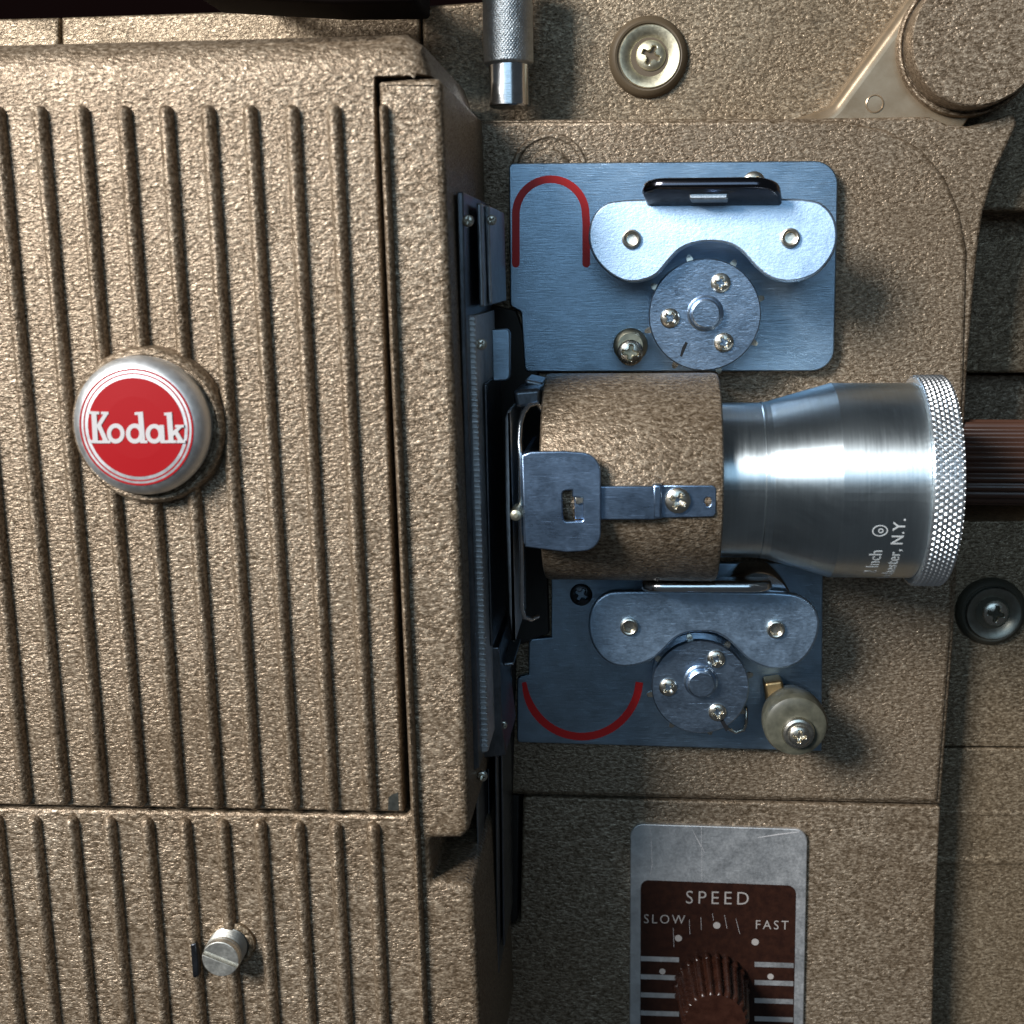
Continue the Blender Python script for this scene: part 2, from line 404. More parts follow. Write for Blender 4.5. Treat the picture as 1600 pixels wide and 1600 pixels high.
# round cast boss half hidden by the upper plate
disc('cast_boss', 858, 268, 0.5, [(7.6, -1), (7.6, 0.0), (7.2, 0.35), (6.6, 0.35), (6.2, 0.05), (4.4, 0.05), (4.1, 0.35), (3.4, 0.5), (2.4, 0.5), (0, 0.3)], bronze, mech)
speed_panel = prism('speed_panel', [(817, 1245, 6), (1470, 1261, 4), (1462, 1420), (1452, 1800), (640, 1800), (640, 1452), (790, 1452, 8), (813, 1440)], -30, -0.4, bronze, proj, 0.5)
prism('slot_strip', [(640, 1240), (811, 1243), (809, 1438, 8), (790, 1448), (640, 1448)], -30, -2.0, void, proj, 0.3)

# --- arm casting at the top right with its round hub
_o = rp([(1238, 186), (1296, 165, 30), (1330, 118), (1424, -10), (1470, -90), (1580, -90), (1560, 120), (1480, 232), (1238, 232)])
_x = xz(_o, -3.2); _r = [0.3]*len(_x)
for i, p in enumerate(_o):
    if p[0] < 1465 and p[1] < 187: _r[i] = 2.6
arm = finish('reel_arm', prism_bm(_x, -14, -3.2, seg=5, radii=_r), bronze_smooth, proj)
disc('pin', 1367, 162, -3.0, [(1.75, -4), (1.75, -3.05), (1.55, -2.95), (1.45, -3.15), (0, -3.12)], bronze_smooth, arm, 32)
hub = disc('arm_hub', 1530, 58, 5.0, [(13.4, -16), (13.4, -2.2), (13.2, -1.5), (12.9, -1.3), (12.65, -1.5), (12.55, -2.0), (12.35, -2.0), (12.3, 4.3), (12.15, 4.8), (11.9, 5.0), (6, 5.05), (0, 5.05)], bronze, proj, 96)

# --- dark bar added over the top edge to cast shade on the panel
shade_bar_o = prism('shade_bar', [(300, -8, 8), (520, 4, 20), (650, 2, 8), (650, -160), (300, -160)], 10, 26, shade_bar_m, proj, 2.0, 4)
for hx in (345, 590):
    prism('bracket', [(hx, -70), (hx+36, -70), (hx+36, 70), (hx, 70)], -50, -14, shade_bar_m, shade_bar_o, 0.5)
    prism('bracket_post', [(hx+4, -70), (hx+32, -70), (hx+32, -34), (hx+4, -34)], -15, 11, shade_bar_m, shade_bar_o, 0.5)

# --- cup washers with screws
def cup(px, py, k, gm, wm, sm, rot):
    hz = -12 if px < 1300 else -10
    base = disc('cup_washer', px, py, hz+2, [(7.9*k, hz-1), (7.9*k, hz+0.6), (7.4*k, hz+1.5), (6.7*k, hz+1.9), (6.3*k, hz+1.8), (6.25*k, hz+1.2), (0, hz+1.2)], gm, proj, 64)
    disc('washer', px+2, py+1, hz+2, [(6.15*k, hz+1.1), (6.15*k, hz+2.0), (5.95*k, hz+2.2), (5.2*k, hz+2.1), (4.0*k, hz+1.4), (3.1*k, hz+0.6), (0, hz+0.5)], wm, base, 64)
    screw(px+4, py, 22*k, hz+1.1, base, sm, rot)
cup(1013, 87, 1.0, grommet_m, cadmium, cadmium, 25)
cup(1551, 958, 0.92, grommet_d, olive_metal, nickel, 10)

# --- knurled rod hanging at the top
c0, c1 = P(796, 168, 0), P(792, -60, 0)
ax = (c1-c0).normalized(); Lr = (c1-c0).length*1000
bx = (P(796, 102, 0)-c0).length*1000
rod = finish('tilt_rod', lathe_bm([(0, 0), (3.6, 0), (3.95, 0.3), (3.95, bx+0.4)], c0, ax, 48), chrome_rod, proj)
def kn(N, hel):
    def f(th, a, r):
        if r < 4.5: return 1
        u = N*th/(2*math.pi); v = a/hel
        t1 = abs(((u+v) % 1)-0.5)*2; t2 = abs(((u-v) % 1)-0.5)*2
        return 1 + 0.028*(min(t1, t2)-0.5)
    return f
prof = [(0, bx), (4.3, bx), (4.72, bx+0.35)] + [(4.8, bx+0.5+i*0.09) for i in range(int((Lr-bx)/0.09))] + [(4.5, Lr+0.2), (0, Lr+0.2)]
finish('knurled_sleeve', lathe_bm(prof, c0, ax, 200, None, kn(50, 0.75)), sleeve_metal, rod, 60)

# --- lamp house
HL = 55.0
core = prism('lamp_house_core', [(-200, 100), (655, 96), (700, 1700), (-200, 1700)], -30, 44, bronze, proj, 0.5)
dbm = prism_bm(xz([(-240, 66), (584, 44.3), (584, 119), (630, 1269), (-240, 1253)], HL), 0, HL, seg=8, radii=[7.0, 0, 0.5, 0.4, 0])
prism_bm(xz([(584, 44.3), (626, 43.3), (655, 64), (673, 116.5), (584, 119)], HL), 0, HL, seg=8, radii=[7.0, 5.0, 2.6, 0.4, 0], bm=dbm)
door = finish('lamp_house_door', dbm, bronze, proj, 30)
for i in range(11):
    rib('rib', (522-65.6*i, 163+0.3*i), (579.5-59.7*i, 1267-1.4*i), 2.45, 2.0, HL, bronze, door)
prism('paint_chip', [(606, 1266), (607, 1246), (613, 1241), (622, 1238), (623, 1267)], HL-0.1, HL+0.05, olive_metal, door, 0)
_o = rp([(592, 128, 5), (640, 124), (690, 121, 10), (699, 330), (722, 900), (733, 1300, 18), (720, 1311), (671, 1312, 6), (675, 1378, 6), (726, 1382), (741, 1390, 14), (751, 1600), (760, 1800),
         (-240, 1800), (-240, 1258.5), (0, 1263), (633, 1275), (641, 1268)])
_x = xz(_o, HL-0.3); _r = [1.3 if (p[0] > 660 and _o[(i+1) % len(_o)][0] > 660) else 0.6 for i, p in enumerate(_o)]
base = finish('lamp_house_base', prism_bm(_x, 0, HL-0.3, seg=4, radii=_r), bronze, proj, 30)
for i in range(11):
    rib('rib', (583-58.8*i, 1283-1.2*i), (602-56.5*i, 1660), 2.4, 1.9, HL-0.3, bronze, base)
rib('rib', (600, 163), (652, 1330), 1.4, 2.0, HL-0.3, bronze, base); rib('rib', (650.5, 1285), (668, 1680), 1.4, 2.0, HL-0.3, bronze, base)

# --- badge
boss = disc('badge', 229, 666, 58.0, [(13.1, 54), (12.85, 57.3), (12.55, 57.9), (12.2, 58.1), (11.7, 58.0), (11.45, 57.5), (0, 57.4)], bronze, proj, 72)
cb = P(213, 668, 62); Ob = Vector((cb.x, 0, cb.z))
finish('badge_button', lathe_bm([(11.0, 56.5), (11.25, 58.5), (11.35, 59.3), (11.2, 60.1), (10.8, 60.8), (10.3, 61.4), (9.75, 61.8), (9.4, 61.98), (9.0, 62.05), (5, 62.2), (0, 62.25)], Ob, OUT, 96), alu, boss, 60)
def zf(r): return 62.25-0.05*(r/5)**1.0*1.0 if r < 5 else 62.2-0.15*(r-5)/4
rd = finish('red_disc', lathe_bm([(8.0, zf(8.0)-0.05), (7.97, zf(7.97)+0.03), (5, zf(5)+0.035), (0, zf(0)+0.04)], Ob, OUT, 72), red, boss)
for r0, r1 in ((8.50, 8.74), (9.12, 9.42)):
    finish('red_ring', lathe_bm([(r0-0.01, zf(r0)-0.06), (r0, zf(r0)+0.025), (r1, zf(r1)+0.02), (r1+0.01, zf(r1)-0.06)], Ob, OUT, 96), red, boss)
def kp(x, y): return (100+x/5.52, 520+y/5.517)
def letter(polys, ells):
    bm = bmesh.new(); k = 0
    for pl in polys:
        prism_bm(xz([kp(*q) for q in pl], 62.3), 62.1, 62.335+0.004*k, 0, bm=bm); k += 1
    for (cx, cy, rx, ry, ix, iy) in ells:
        N = 40; h1 = 62.335+0.004*k; k += 1
        oc = xz([kp(cx+rx*math.cos(2*math.pi*i/N), cy+ry*math.sin(2*math.pi*i/N)) for i in range(N)], 62.3)
        ic = xz([kp(cx+ix*math.cos(2*math.pi*i/N), cy+iy*math.sin(2*math.pi*i/N)) for i in range(N)], 62.3)
        mk = lambda L, h: [bm.verts.new((p.x, -h*0.001, p.y)) for p in L]
        a, b2, c, d = mk(oc, 62.1), mk(oc, h1), mk(ic, h1), mk(ic, 62.1)
        for u, v in ((a, b2), (b2, c), (c, d)):
            for i in range(N): j = (i+1) % N; bm.faces.new((u[i], u[j], v[j], v[i]))
    finish('letter', bm, white_print, boss)
letter([[(236,690),(280,690),(293,935),(249,935)], [(203,675),(304,680),(304,703),(206,699)], [(222,925),(327,930),(327,953),(222,949)],
        [(342,700),(380,700),(296,838),(282,796)], [(320,680),(385,682),(385,704),(320,702)], [(286,806),(316,786),(380,925),(343,937)], [(328,925),(402,928),(402,952),(328,952)]], [])
letter([], [(447,868,76,86,41,49)])
letter([[(638,690),(681,683),(701,946),(656,946)], [(608,685),(680,680),(682,706),(611,709)], [(658,927),(720,927),(720,951),(658,951)]], [(611,868,76,86,39,49)])
letter([[(823,795),(862,795),(871,946),(831,946)], [(832,927),(888,927),(888,951),(832,951)]], [(779,870,75,84,37,48)])
letter([[(884,690),(930,684),(946,936),(903,936)], [(863,690),(930,684),(931,709),(866,713)], [(884,926),(967,926),(967,950),(884,950)],
        [(996,800),(1030,800),(944,890),(934,852)], [(958,794),(1034,794),(1034,816),(958,816)], [(946,856),(976,838),(1030,930),(992,938)], [(973,926),(1047,926),(1047,950),(973,950)]], [])

# --- slotted stud on the lower panel
cs = P(344, 1499, 60.5); Os = Vector((cs.x, 0, cs.z)); pr = [(3.3, 54)]
hh = 55.3
while hh < 58.6: pr += [(3.42, hh), (3.12, hh+0.28)]; hh += 0.56
pr += [(3.35, 58.9), (3.4, 59.2), (3.2, 59.5), (0, 59.5)]
stud = finish('slotted_stud', lathe_bm(pr, Os, OUT, 48), grey_zinc, proj, 25)
sa = math.radians(-22)
for sgn in (1, -1):       # the two halves of the head either side of the slot
    pts = []
    a0 = math.asin(0.42/3.35)
    for k in range(19):
        th = a0+(math.pi-2*a0)*k/18; x, z = 3.3*math.cos(th), 3.3*math.sin(th)*sgn
        pts.append(Vector((cs.x+0.001*(x*math.cos(sa)-z*math.sin(sa)), cs.z+0.001*(x*math.sin(sa)+z*math.cos(sa)))))
    finish('head_half', prism_bm(pts, 59.4, 60.5, 0.18, 2), grey_zinc, stud)
disc('stud_collar', 362, 1476, 55.5, [(4.2, 54.5), (4.1, 55.4), (3.6, 55.7), (3.2, 55.7)], bronze_fine, stud, 36)
prism('latch_clip', [(297, 1476, 3), (306, 1474), (310, 1500), (311, 1524), (301, 1531, 3)], 54, 56.6, steel_dark, proj, 0.3)

# --- upper film plate with its red loop mark
HP = 3.0
uplate = prism('upper_film_plate', [(795, 255, 8), (1310, 251, 36), (1303, 580, 36), (820, 581, 8), (814, 487, 6), (797, 478, 8)], 1.6, HP, zinc, proj, 0.25)
path = [(806, 412-i*13) for i in range(6)] + [(860.5-54.5*math.cos(math.pi*k/24), 334-54*math.sin(math.pi*k/24)) for k in range(25)] + [(916, 347+i*13) for i in range(6)]
stroke('red_loop_mark', path, 12, HP-0.05, HP+0.03, red_dull, uplate, None, True)
screw(985, 551, 20, 9.5, uplate, nickel, 8)
disc('screw_post', 985, 540, 8.0, [(2.7, 2.5), (2.7, 4), (3.35, 5.5), (3.35, 7.6), (3.1, 8.0), (2.4, 8.3), (2.4, 9.3), (0, 9.3)], cadmium, uplate, 40)
screw(1178, 286, 17, 5.5, uplate, nickel, 40)

# --- lower film plate
lplate = prism('lower_film_plate', [(862, 880), (1286, 880, 10), (1284, 1174), (808, 1160, 5), (808, 1058, 8), (826, 1054), (826, 999, 8), (862, 996)], 1.6, HP, zinc, proj, 0.25)
path = [(909-90*math.cos(math.pi*k/30)*1.0, 1060+91*math.sin(math.pi*k/30)) for k in range(-0, 31)]
path = [(819, 1066)] + [p for p in path if p[1] > 1068] + [(999, 1066)]
stroke('red_loop_mark', path, 12, HP-0.05, HP+0.03, red_dull, lplate, lambda t: 0.55+0.45*min(1, t*6))
screw(908, 929, 18, 3.0, lplate, steel_dark, 30)

# --- sprockets
def sprocket(px, py, rpx, screws, hubp, teeth0, rot):
    h = 13.0; R = rpx*mmpx(h)
    s = disc('sprocket', px, py, h, [(R*0.80, 2.9), (R*0.80, 5.0), (R*0.98, 5.3), (R*0.98, 6.6), (R*0.86, 6.9), (R*0.86, 11.2), (R*0.98, 11.5), (R, 11.7), (R, 12.8), (R-0.2, 13.0), (0, 13.0)], zinc_disc, proj, 72)
    c = P(px, py, h); first = None
    for k in range(8):
        th = teeth0+k*math.pi/4; q = c+Vector((math.cos(th), 0, math.sin(th)))*(R*0.001)
        d = Vector((math.cos(th), 0, math.sin(th))); tq = Vector((-math.sin(th), 0, math.cos(th)))
        bm = bmesh.new(); rings = []
        for a, sc in ((-0.6, 1), (0.55, 0.85), (1.15, 0.4)):
            rings.append([bm.verts.new(q+d*a*0.001+tq*u*0.00065*sc+Vector((0, 0.0019+v*0.0005*sc, 0))) for u, v in ((-1, -1), (1, -1), (1, 1), (-1, 1))])
        for a, b2 in zip(rings, rings[1:]):
            for i in range(4): j = (i+1) % 4; bm.faces.new((a[i], a[j], b2[j], b2[i]))
        bm.faces.new(rings[-1]); bm.faces.new(rings[0])
        finish('tooth', bm, nickel, s)
    disc('shaft_hub', hubp[0], hubp[1], 15.3, [(3.5, 12.8), (3.4, 13.2), (3.05, 13.4), (2.95, 13.5), (2.9, 14.6), (2.75, 15.1), (2.4, 15.3), (0, 15.3)], zinc_disc, s, 48, None, 22)
    for i, (sx, sy, sr) in enumerate(screws): screw(sx, sy, sr, 13.2, s, nickel, rot+i*27)
    return s
s1 = sprocket(1101, 492, 85, [(1126, 442, 15), (1047, 497, 15), (1131, 535, 15)], (1103, 490), math.radians(60), 10)
stroke('index_mark', [(1073, 535), (1068, 545), (1064, 557)], 6, 12.9, 13.04, ink, s1, lambda t: 1-0.7*abs(t-0.4))
s2 = sprocket(1094, 1074, 78, [(1119, 1030, 14.5), (1044, 1074, 14.5), (1121, 1113, 14.5)], (1096, 1070), math.radians(12), 25)
stroke('index_mark', [(1127, 1124), (1132, 1133), (1137, 1141)], 6, 12.9, 13.04, ink, s2)

# --- film clamps
def clamp(outline, rivets, h, lobes):
    q = xz(outline, h)
    c = finish('film_clamp', prism_bm(q, h-1.6, h, 0.45, 3), zinc_speck, proj)
    for (x, y) in rivets:
        disc('rivet', x, y, h+0.4, [(1.8, h-0.2), (1.8, h+0.6), (1.65, h+1.0), (1.4, h+1.1), (1.15, h+1.0), (1.0, h+0.5), (0.92, h+0.1), (0.5, h+0.06), (0, h+0.05)], nickel, c, 32)
    for (x, y, r) in lobes:
        disc('clamp_roller', x, y, h, [(r*0.75, 3.2), (r*0.75, 5), (r, 5.4), (r, 7.5), (r*0.86, 7.8), (r*0.86, h-4.0), (r, h-3.7), (r, h-1.9), (r*0.9, h-1.7)], steel_dark, c, 40)
    return c
def smooth(pts, it=1):
    for _ in range(it):
        o = []
        for i in range(len(pts)):
            a, b2 = pts[i], pts[(i+1) % len(pts)]
            o += [(a[0]*.75+b2[0]*.25, a[1]*.75+b2[1]*.25), (a[0]*.25+b2[0]*.75, a[1]*.25+b2[1]*.75)]
        pts = o
    return pts
K1 = [(958,311),(1060,310),(1170,310),(1270,311),(1293,325),(1306,348),(1308,380),(1296,408),(1272,433),(1236,443),(1206,438),(1182,420),(1161,394),(1140,381),(1105,377),(1067,386),(1046,408),(1026,434),(990,444),(963,437),(936,416),(921,391),(917,368),(921,343),(935,322)]
K2 = [(962,923),(1060,924),(1150,925),(1236,926),(1262,937),(1279,958),(1281,985),(1268,1017),(1247,1039),(1217,1047),(1192,1043),(1168,1031),(1151,1013),(1133,996),(1112,987),(1077,988),(1056,996),(1039,1014),(1018,1034),(976,1044),(948,1036),(929,1015),(920,992),(919,966),(928,942),(944,928)]
cl1 = clamp(smooth(K1, 2), [(987, 374), (1235, 373)], 18.0, [(987, 380, 5.6), (1238, 380, 5.6)])
cl2 = clamp(smooth(K2, 2), [(983, 979), (1212, 983)], 17.0, [(983, 985, 5.2), (1214, 985, 5.2)])
cl1.rotation_euler = (math.radians(-5), 0, math.radians(-6.5))
def tab(px0, px1, yb, hb, yf, hf, th, m, parent, notch=None):
    """thumb tab: a rounded strip bent out towards the viewer; th = thickness in mm"""
    A, B = P(px0, yb, hb), P(px1, yb, hb); Cc, Dd = P(px0, yf, hf), P(px1, yf, hf)
    ux = (B-A).normalized(); uy = ((Cc+Dd)/2-(A+B)/2); Lu = uy.length; uy.normalize(); un = ux.cross(uy).normalized()
    W2 = (Dd-Cc).length; O = (A+B)/2; bm = bmesh.new(); out = []
    rc = min(Lu*0.9, 4.5e-3)
    for sx in (-1, 1):
        arc = [(sx*(W2/2-rc+rc*math.cos(a)), Lu-rc+rc*math.sin(a)) for a in [math.pi/2*k/6 for k in range(7)]]
        out += (arc if sx == 1 else [(-W2/2, 0)]+arc) if sx == 1 else []
    right = [(W2/2, 0)]+[(W2/2-rc+rc*math.cos(a), Lu-rc+rc*math.sin(a)) for a in [math.pi/2*k/6 for k in range(7)]]
    pts = right+[(-x, y) for x, y in reversed(right)]
    rings = []
    for z, ins in ((-th/2, 0.5), (-th/2+0.15, 0.2), (-th/2+0.5, 0), (th/2-0.5, 0), (th/2-0.15, 0.2), (th/2, 0.5)):
        q = inset([Vector(p) for p in pts], [ins*0.001]*len(pts)) if ins else [Vector(p) for p in pts]
        rings.append([bm.verts.new(O+ux*v.x+uy*v.y+un*z*0.001) for v in q])
    for a, b2 in zip(rings, rings[1:]):
        for i in range(len(pts)): j = (i+1) % len(pts); bm.faces.new((a[i], a[j], b2[j], b2[i]))
    bm.faces.new(rings[0]); bm.faces.new(rings[-1])
    return finish('thumb_tab', bm, m, parent)
t1 = tab(1006, 1226, 315, 17, 291, 27, 2.0, dark_reflection_chrome, cl1)
prism('tab_patch', [(1081, 301, 4), (1146, 302, 4), (1143, 316, 4), (1084, 316, 4)], 17, 24, zinc_dark, cl1, 0.3)  # lighter grey patch on the tab's underside
t2 = tab(1000, 1208, 908, 13, 918, 27, 1.8, chrome_rod, cl2)
disc('guide_roller', 1182, 938, 10, [(6.6, 3), (6.6, 13.4), (6.3, 13.8), (0, 13.8)], chrome_rod, proj, 64)

# --- snubber roller bottom right
sn = disc('snubber_roller', 1244, 1136, 17, [(5.2, 6.5), (5.4, 9.0), (6.0, 10.0), (6.3, 12.5), (6.25, 15.6), (5.9, 16.6), (5.2, 17.0), (3.6, 17.1), (0, 17.1)], rubber, proj, 64)
disc('washer', 1248, 1147, 18.2, [(3.15, 16.9), (3.2, 17.7), (2.95, 18.2), (2.5, 18.4), (0, 18.4)], nickel, sn, 40)
screw(1249, 1150, 17, 18.7, sn, nickel, 5)
prism('roller_arm', [(1194, 1068, 5), (1223, 1064, 5), (1232, 1110), (1200, 1112)], 3.5, 8.0, brass, proj, 0.5)
# little wire hook under the lower sprocket
def wire(name, pts, r, m, parent, seg=8):
    bm = bmesh.new(); W3 = [P(*p) for p in pts]; rings = []
    for i, p in enumerate(W3):
        d = (W3[min(i+1, len(W3)-1)]-W3[max(0, i-1)]).normalized(); u = d.orthogonal().normalized(); v = d.cross(u)
        if rings:
            u = (lastu-d*lastu.dot(d)).normalized(); v = d.cross(u)
        lastu = u
        rings.append([bm.verts.new(p+(u*math.cos(2*math.pi*k/seg)+v*math.sin(2*math.pi*k/seg))*r*0.001) for k in range(seg)])
    for a, b2 in zip(rings, rings[1:]):
        for k in range(seg): j = (k+1) % seg; bm.faces.new((a[k], a[j], b2[j], b2[k]))
    bm.faces.new(rings[0]); bm.faces.new(rings[-1])
    return finish(name, bm, m, parent, 60)
wire('wire_hook', [(1130, 1128, 5), (1138, 1139, 5), (1150, 1144, 5), (1162, 1140, 5), (1166, 1130, 5), (1166, 1112, 5), (1165, 1104, 4)], 0.35, nickel, proj)

# --- lens holder, strap and clip
HA = 24.0
la, lb = P(1131, 750, HA), P(1480, 751, HA); LA = (lb-la).normalized()
def along(px): # distance in mm along the lens axis from la, for a silhouette pixel column
    q = P(px, 750, HA); return (q-la).dot(LA)*1000
def supell(e):
    def f(th, a, r): return (abs(math.cos(th))**e+abs(math.sin(th))**e)**(-1/e)
    return f
RH = 18.5
ho = la + Vector((0, 0, P(1131, 746, HA).z-la.z))
a0, a1 = along(853), along(1120)
holder = finish('lens_holder', lathe_bm([(12, a0), (RH-0.8, a0), (RH-0.2, a0+0.3), (RH, a0+0.9), (RH, a1-0.9), (RH-0.2, a1-0.3), (RH-0.8, a1), (14.6, a1), (14.6, a1-3), (12, a1-3)], ho, LA, 128, None, supell(2.25)), bronze, proj, 40)
prism('holder_foot', [(870, 600), (1110, 600), (1110, 890), (870, 890)], -2, 12, bronze, holder, 0.5)
HS = 43.3
clip = finish('gate_clip', curve_plate(rp([(817, 713), (830, 708), (880, 707), (937, 711, 42), (937, 858, 42), (885, 861), (822, 853)]), [rp([(876, 765, 8), (896, 764), (896, 775), (912, 776), (914, 816, 6), (878, 817, 8)])], HS+1.3, HS+2.3, 0.2), zinc_clip, proj)
prism('clip_side', [(814, 712, 3), (822, 711), (826, 853), (818, 851, 3)], 20, HS+2.0, zinc_clip, clip, 0.3)
prism('hook_tooth', [(898, 774), (914, 777), (914, 786), (900, 789, 3)], HS+0.6, HS+1.9, nickel, clip, 0.2)
strap = prism('spring_strap', [(896, 760, 3), (1024, 760), (1024, 812, 3), (898, 812, 3)], HS+0.3, HS+1.2, zinc_clip, holder, 0.2)
sb = prism('strap_bend', [(1020, 758), (1034, 757), (1034, 811), (1020, 812)], HS-0.9, HS+1.25, zinc_clip, holder, 0.4)
finish('strap_end', curve_plate(rp([(1030, 760), (1118, 760, 6), (1117, 806, 6), (1030, 808)]), [[(1106+7*math.cos(k*math.pi/8), 784+9*math.sin(k*math.pi/8)) for k in range(16)]], HS-0.7, HS+0.1, 0.15), zinc_clip, holder)
screw(1059, 782, 20, HS+0.5, holder, nickel, 28)

# --- lens
Rn, Rw, Rk = 14.25, 17.75, 19.0
x1, x2, x3, x4, x5 = along(1186), along(1198), along(1291), along(1422), along(1468)
lens = finish('lens_barrel', lathe_bm([(Rn, -6), (Rn, x1-0.2), (Rn+0.15, x1), (Rn+0.15, x1+0.6), (Rn+0.25, x2)] +
      [(Rn+0.5, x2+0.6), (Rw-0.25, x3-0.5)] +
      [(Rw, x3+0.3), (Rw, x4-0.2), (Rw-0.3, x4), (Rw-0.3, x4+0.5)], la, LA, 160), chrome, proj, 7)
def knl(th, a, r):
    if r < Rk-0.2: return 1
    u = 104*th/(2*math.pi); v = (a-x4)/1.55
    t1 = abs(((u+v) % 1)-0.5)*2; t2 = abs(((u-v) % 1)-0.5)*2
    return 1+0.030*(min(t1, t2)-0.55)
NK = 34
prof = [(Rw-0.4, x4), (Rk-0.45, x4)] + [(Rk, x4+0.12+(x5-x4-0.24)*k/NK) for k in range(NK+1)] + [(Rk-0.45, x5), (Rk-1.6, x5+0.3), (Rk-3, x5+0.3), (Rk-3.2, x5-4), (0, x5-4)]
finish('knurled_ring', lathe_bm(prof, la, LA, 624, None, knl), knurled, lens, 70)
# engraved lettering round the barrel, reading upwards
U = Vector((0, -1, 0)); U = (U-LA*U.dot(LA)).normalized(); V = LA.cross(U).normalized()
if V.z < 0: V = -V
def on_barrel(px, yc, size):
    ac = along(px)
    z0 = math.asin(max(-1, min(1, (751-yc)*mmpx(HA+12)/Rw)))
    def f(v):   # text x runs up the barrel, text y towards the left
        th = z0 + v.x*size/Rw; a = ac - v.y*size; r = Rw+0.02+v.z*0.5
        return la+LA*a*0.001+(U*math.cos(th)+V*math.sin(th))*r*0.001
    return f
finish('engraved_text', text_bm('2 Inch', on_barrel(1350, 866, 3.1), 1, 1.05, 0.02, 0.004), engraved, lens)
finish('engraved_text', text_bm('Rochester, N.Y.', on_barrel(1378, 861, 2.9), 1, 1.05, 0.02, 0.004), engraved, lens)
fm = on_barrel(1350, 805, 1.0); bm = bmesh.new(); N = 28
for (ra, rb) in ((1.12, 1.32),):
    rings = [[bm.verts.new(fm(Vector((q*0.85*math.cos(2*math.pi*k/N), q*math.sin(2*math.pi*k/N), z)))) for k in range(N)] for q, z in ((ra, 0), (ra, 0.04), (rb, 0.04), (rb, 0))]
    for a, b2 in zip(rings, rings[1:]):
        for k in range(N): j = (k+1) % N; bm.faces.new((a[k], a[j], b2[j], b2[k]))
finish('engraved_mark', bm, engraved, lens)
finish('engraved_text', text_bm('o', on_barrel(1350, 805, 1.9), 1, 1, 0.02, 0.004), engraved, lens)

# --- focusing knob: fluted brown rod behind the lens
k0, k1 = P(1484, 722, -4), P(1800, 724, -4)
def flute(N, d, rmin=0):
    def f(th, a, r): return 1.0 if r < rmin else 1-d*(0.5-0.5*math.cos(N*th))**1.6
    return f
finish('focus_knob', lathe_bm([(0, 0), (8.0, 0), (8.7, 0.8), (8.7, (k1-k0).length*1000)], k0, k1-k0, 216, None, flute(24, 0.10)), bakelite_light, proj, 60)

# --- speed control
splate = prism('speed_plate', [(985, 1287, 20), (1262, 1296, 20), (1252, 1760), (983, 1760)], -0.6, 0.5, alu_plate, proj, 0.2)
prism('brown_field', [(1001, 1375, 12), (1244, 1384, 14), (1237, 1760), (1000, 1760)], 0.4, 0.55, brown_print, splate, 0)
def flat(cx, cy, size, h, tilt=0.022):
    def f(v):
        x, y = v.x*size, -v.y*size; q = P(cx+x-y*tilt, cy+y+x*tilt, h+v.z*0.5); return q
    return f
finish('printed_word', text_bm('SPEED', flat(1121, 1404, 29, 0.6), 1, 1.38, 0.02, -0.006), faded_print, splate)
finish('printed_word', text_bm('SLOW', flat(1038, 1437, 20, 0.6), 1, 1.30, 0.02, -0.006), faded_print, splate)
finish('printed_word', text_bm('FAST', flat(1206, 1446, 20, 0.6), 1, 1.30, 0.02, -0.006), faded_print, splate)
for (x, y, r) in ((1060, 1466, 6), (1120, 1446, 6), (1180, 1472, 6), (1035, 1518, 5.2), (1204, 1526, 5.2)):
    disc('printed_dot', x, y, 0.6, [(r*0.13, 0.5), (r*0.13, 0.6), (0, 0.6)], faded_print, splate, 24)
for k in range(9):
    prism('scale_line', [(1001, 1494+28.3*k), (1061, 1496+28.3*k), (1061, 1503.5+28.3*k), (1001, 1501.5+28.3*k)], 0.5, 0.6, alu_plate, splate, 0)
    prism('scale_line', [(1179, 1503+28.3*k), (1240-k*0.4, 1505+28.3*k), (1240-k*0.4, 1512.5+28.3*k), (1179, 1510.5+28.3*k)], 0.5, 0.6, alu_plate, splate, 0)
for pth in ([(1016, 1290), (1018, 1325), (1019, 1352), (1016, 1368)], [(1082, 1297), (1093, 1318), (1101, 1332)], [(996, 1354), (1005, 1368)], [(1184, 1309), (1215, 1304), (1248, 1300)], [(1052, 1450), (1053, 1480)],
            [(1096, 1290), (1097, 1376)], [(1077, 1437), (1078, 1460)], [(1095, 1433), (1096, 1453)], [(1113, 1427), (1115, 1438)], [(1132, 1430), (1136, 1451)], [(1150, 1436), (1156, 1459)]):
    d = Vector(pth[-1])-Vector(pth[0]); h = 0.52 if pth[0][1] < 1380 else 0.58
    stroke('scratch', pth, 1.6 if pth[0][1] < 1380 else 1.3, h-0.1, h, white_print, splate, lambda t: 0.35+0.65*math.sin(math.pi*t))
ck = P(1118, 1597, 14); Ok = Vector((ck.x, 0, ck.z))
cbk = P(1122, 1541, 1)
knob = finish('speed_knob', lathe_bm([(8.2, 0.6), (8.4, 1.0), (8.2, 2.2), (7.9, 2.4), (7.1, 13.0), (6.7, 13.8), (6.2, 14.0), (0, 14.0)], Ok, OUT, 192, None, flute(22, 0.13, 6.4)), bakelite, proj, 45)

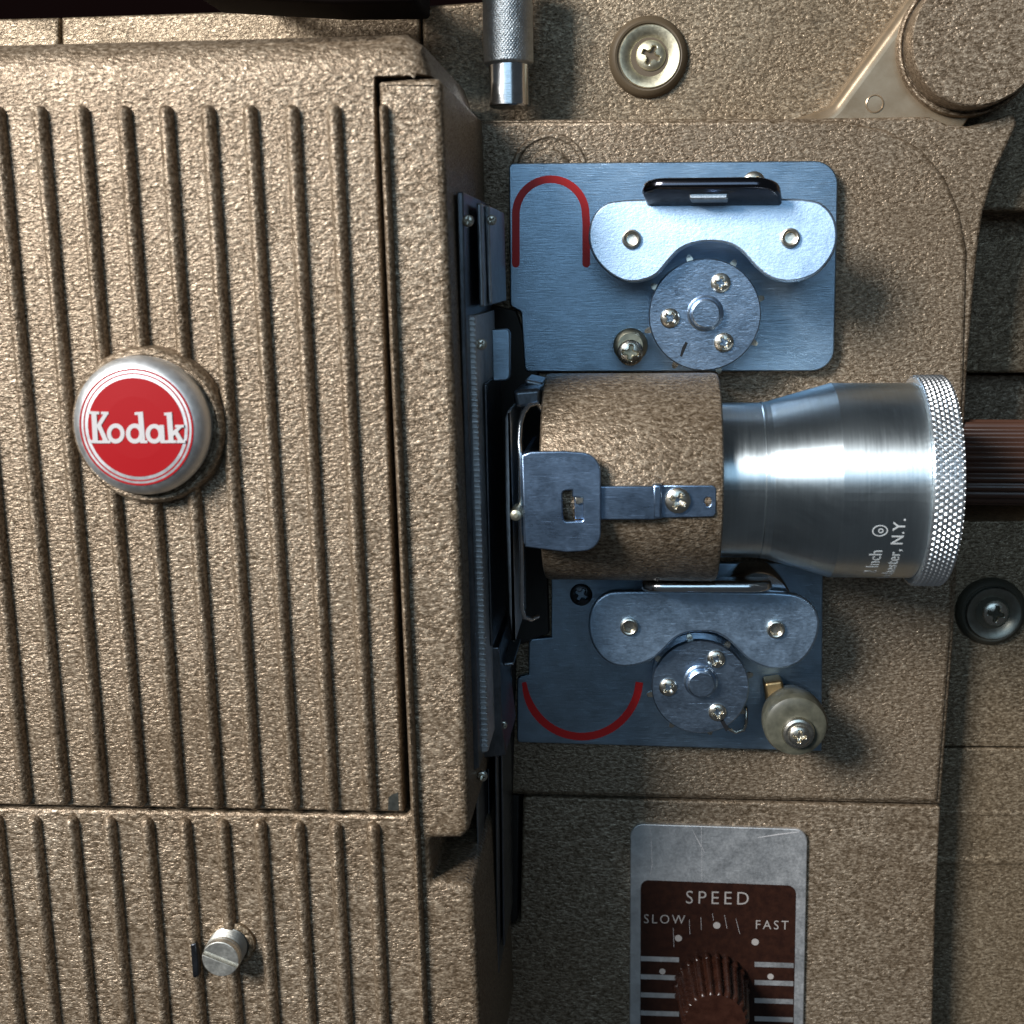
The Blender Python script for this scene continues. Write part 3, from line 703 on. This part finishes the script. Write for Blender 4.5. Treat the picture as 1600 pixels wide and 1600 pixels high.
# --- film gate between lamp house and lens: thin steel strips standing edge-on
gate = prism('gate_plate', [(713, 300, 3), (724, 299, 3), (728, 490), (749, 1200), (738, 1205)], 6, 46, gate_steel, proj, 0.3)
screw(731, 345, 9, 46.2, gate, nickel, 15)
screw(752, 538, 9, 40, gate, nickel, 35)
screw(753, 1213, 9, 42, gate, nickel, 15)
prism('guide_strip', [(744, 317, 3), (752, 317, 3), (757, 478), (749, 480)], 8, 38, zinc_dark, gate, 0.4)
prism('guide_strip', [(757, 320, 3), (765, 322, 3), (769, 474), (763, 476)], 8, 34, zinc_dark, gate, 0.4)
screw(768, 344, 8, 34, gate, nickel, 50)
rail = prism('serrated_rail', [(729, 493, 2), (742, 493, 2), (763, 1175, 4), (750, 1178, 4)], 10, 41.5, rail_metal, proj, 0.3)
proto = None
for k in range(80):
    t = (k+0.5)/80; x = 736+21*t; y = 495+676*t
    if proto is None:
        proto = prism('serration', [(x-6.5, y-2), (x+6.5, y-2), (x+6.5, y+2.2), (x-6.5, y+2.2)], 41.2, 41.75, rail_metal, rail, 0.15, 2); q0 = P(x, y, 41.75)
    else: copy_at(proto, 'serration', wpos[proto.name]+P(x, y, 41.75)-q0, rail)
prism('gate_tab', [(768, 515, 3), (797, 513, 9), (797, 594, 9), (770, 596, 3)], 26, 27.4, zinc, proj, 0.25)
prism('shade_slab', [(744, 470), (806, 486), (846, 600), (858, 990), (806, 1010), (800, 1240), (770, 1500), (757, 1250)], -1, 2.6, void, proj, 0.3)  # slab filling the gate gap, shade painted as near-black
prism('pressure_plate', [(789, 655, 4), (796, 632, 4), (800, 660), (806, 1000, 3), (802, 1006, 2), (796, 960), (790, 800)], 12, 35, rail_metal, proj, 0.5)
prism('inner_strip', [(757, 600), (760, 600), (770, 1010), (766, 1010)], 8, 34, gate_steel, gate, 0.3)
disc('gate_pin', 806, 805, 44, [(1.1, 38), (1.1, 43.6), (0.9, 44.1), (0.4, 44.3), (0, 44.3)], cadmium, proj, 24)
wire('gate_spring', [(846, 640, 34), (838, 630, 35), (826, 634, 36), (818, 645, 37), (813, 662, 38), (811, 690, 39), (813, 712, 40), (814, 800, 39), (815, 900, 38), (815, 950, 37), (819, 964, 36), (829, 968, 35), (840, 963, 33)], 0.45, chrome_rod, proj)
prism('spring_block', [(800, 610, 8), (846, 606, 8), (846, 634, 8), (806, 640, 8)], 18, 31, gate_steel, proj, 0.8)
prism('gate_lug', [(820, 592, 4), (848, 598, 4), (846, 604), (820, 601)], 10, 22, zinc_dark, proj, 0.5)
lg = prism('lower_gate_plate', [(742, 1012), (780, 1011, 3), (784, 1130), (790, 1180), (781, 1182), (746, 1186)], 8, 30, gate_steel, proj, 0.3)
screw(763, 1101, 9, 31, lg, nickel, 0); screw(786, 1133, 7, 28, lg, nickel, 30)
prism('gate_foot', [(786, 1036), (804, 1034, 6), (802, 1040), (787, 1042)], 8, 24, zinc_dark, lg, 0.4)
for (xa, ya, xb, yb, hz) in ((745, 1190, 756, 1700, 38), (764, 1200, 768, 1520, 24), (775, 1120, 779, 1522, 26), (784, 1130, 788, 1478, 22)):
    prism('film_guide', [(xa-3, ya), (xa+1, ya), (xb+1, yb, 1), (xb-3, yb, 1)], 4, hz, gate_steel, proj, 0.35)
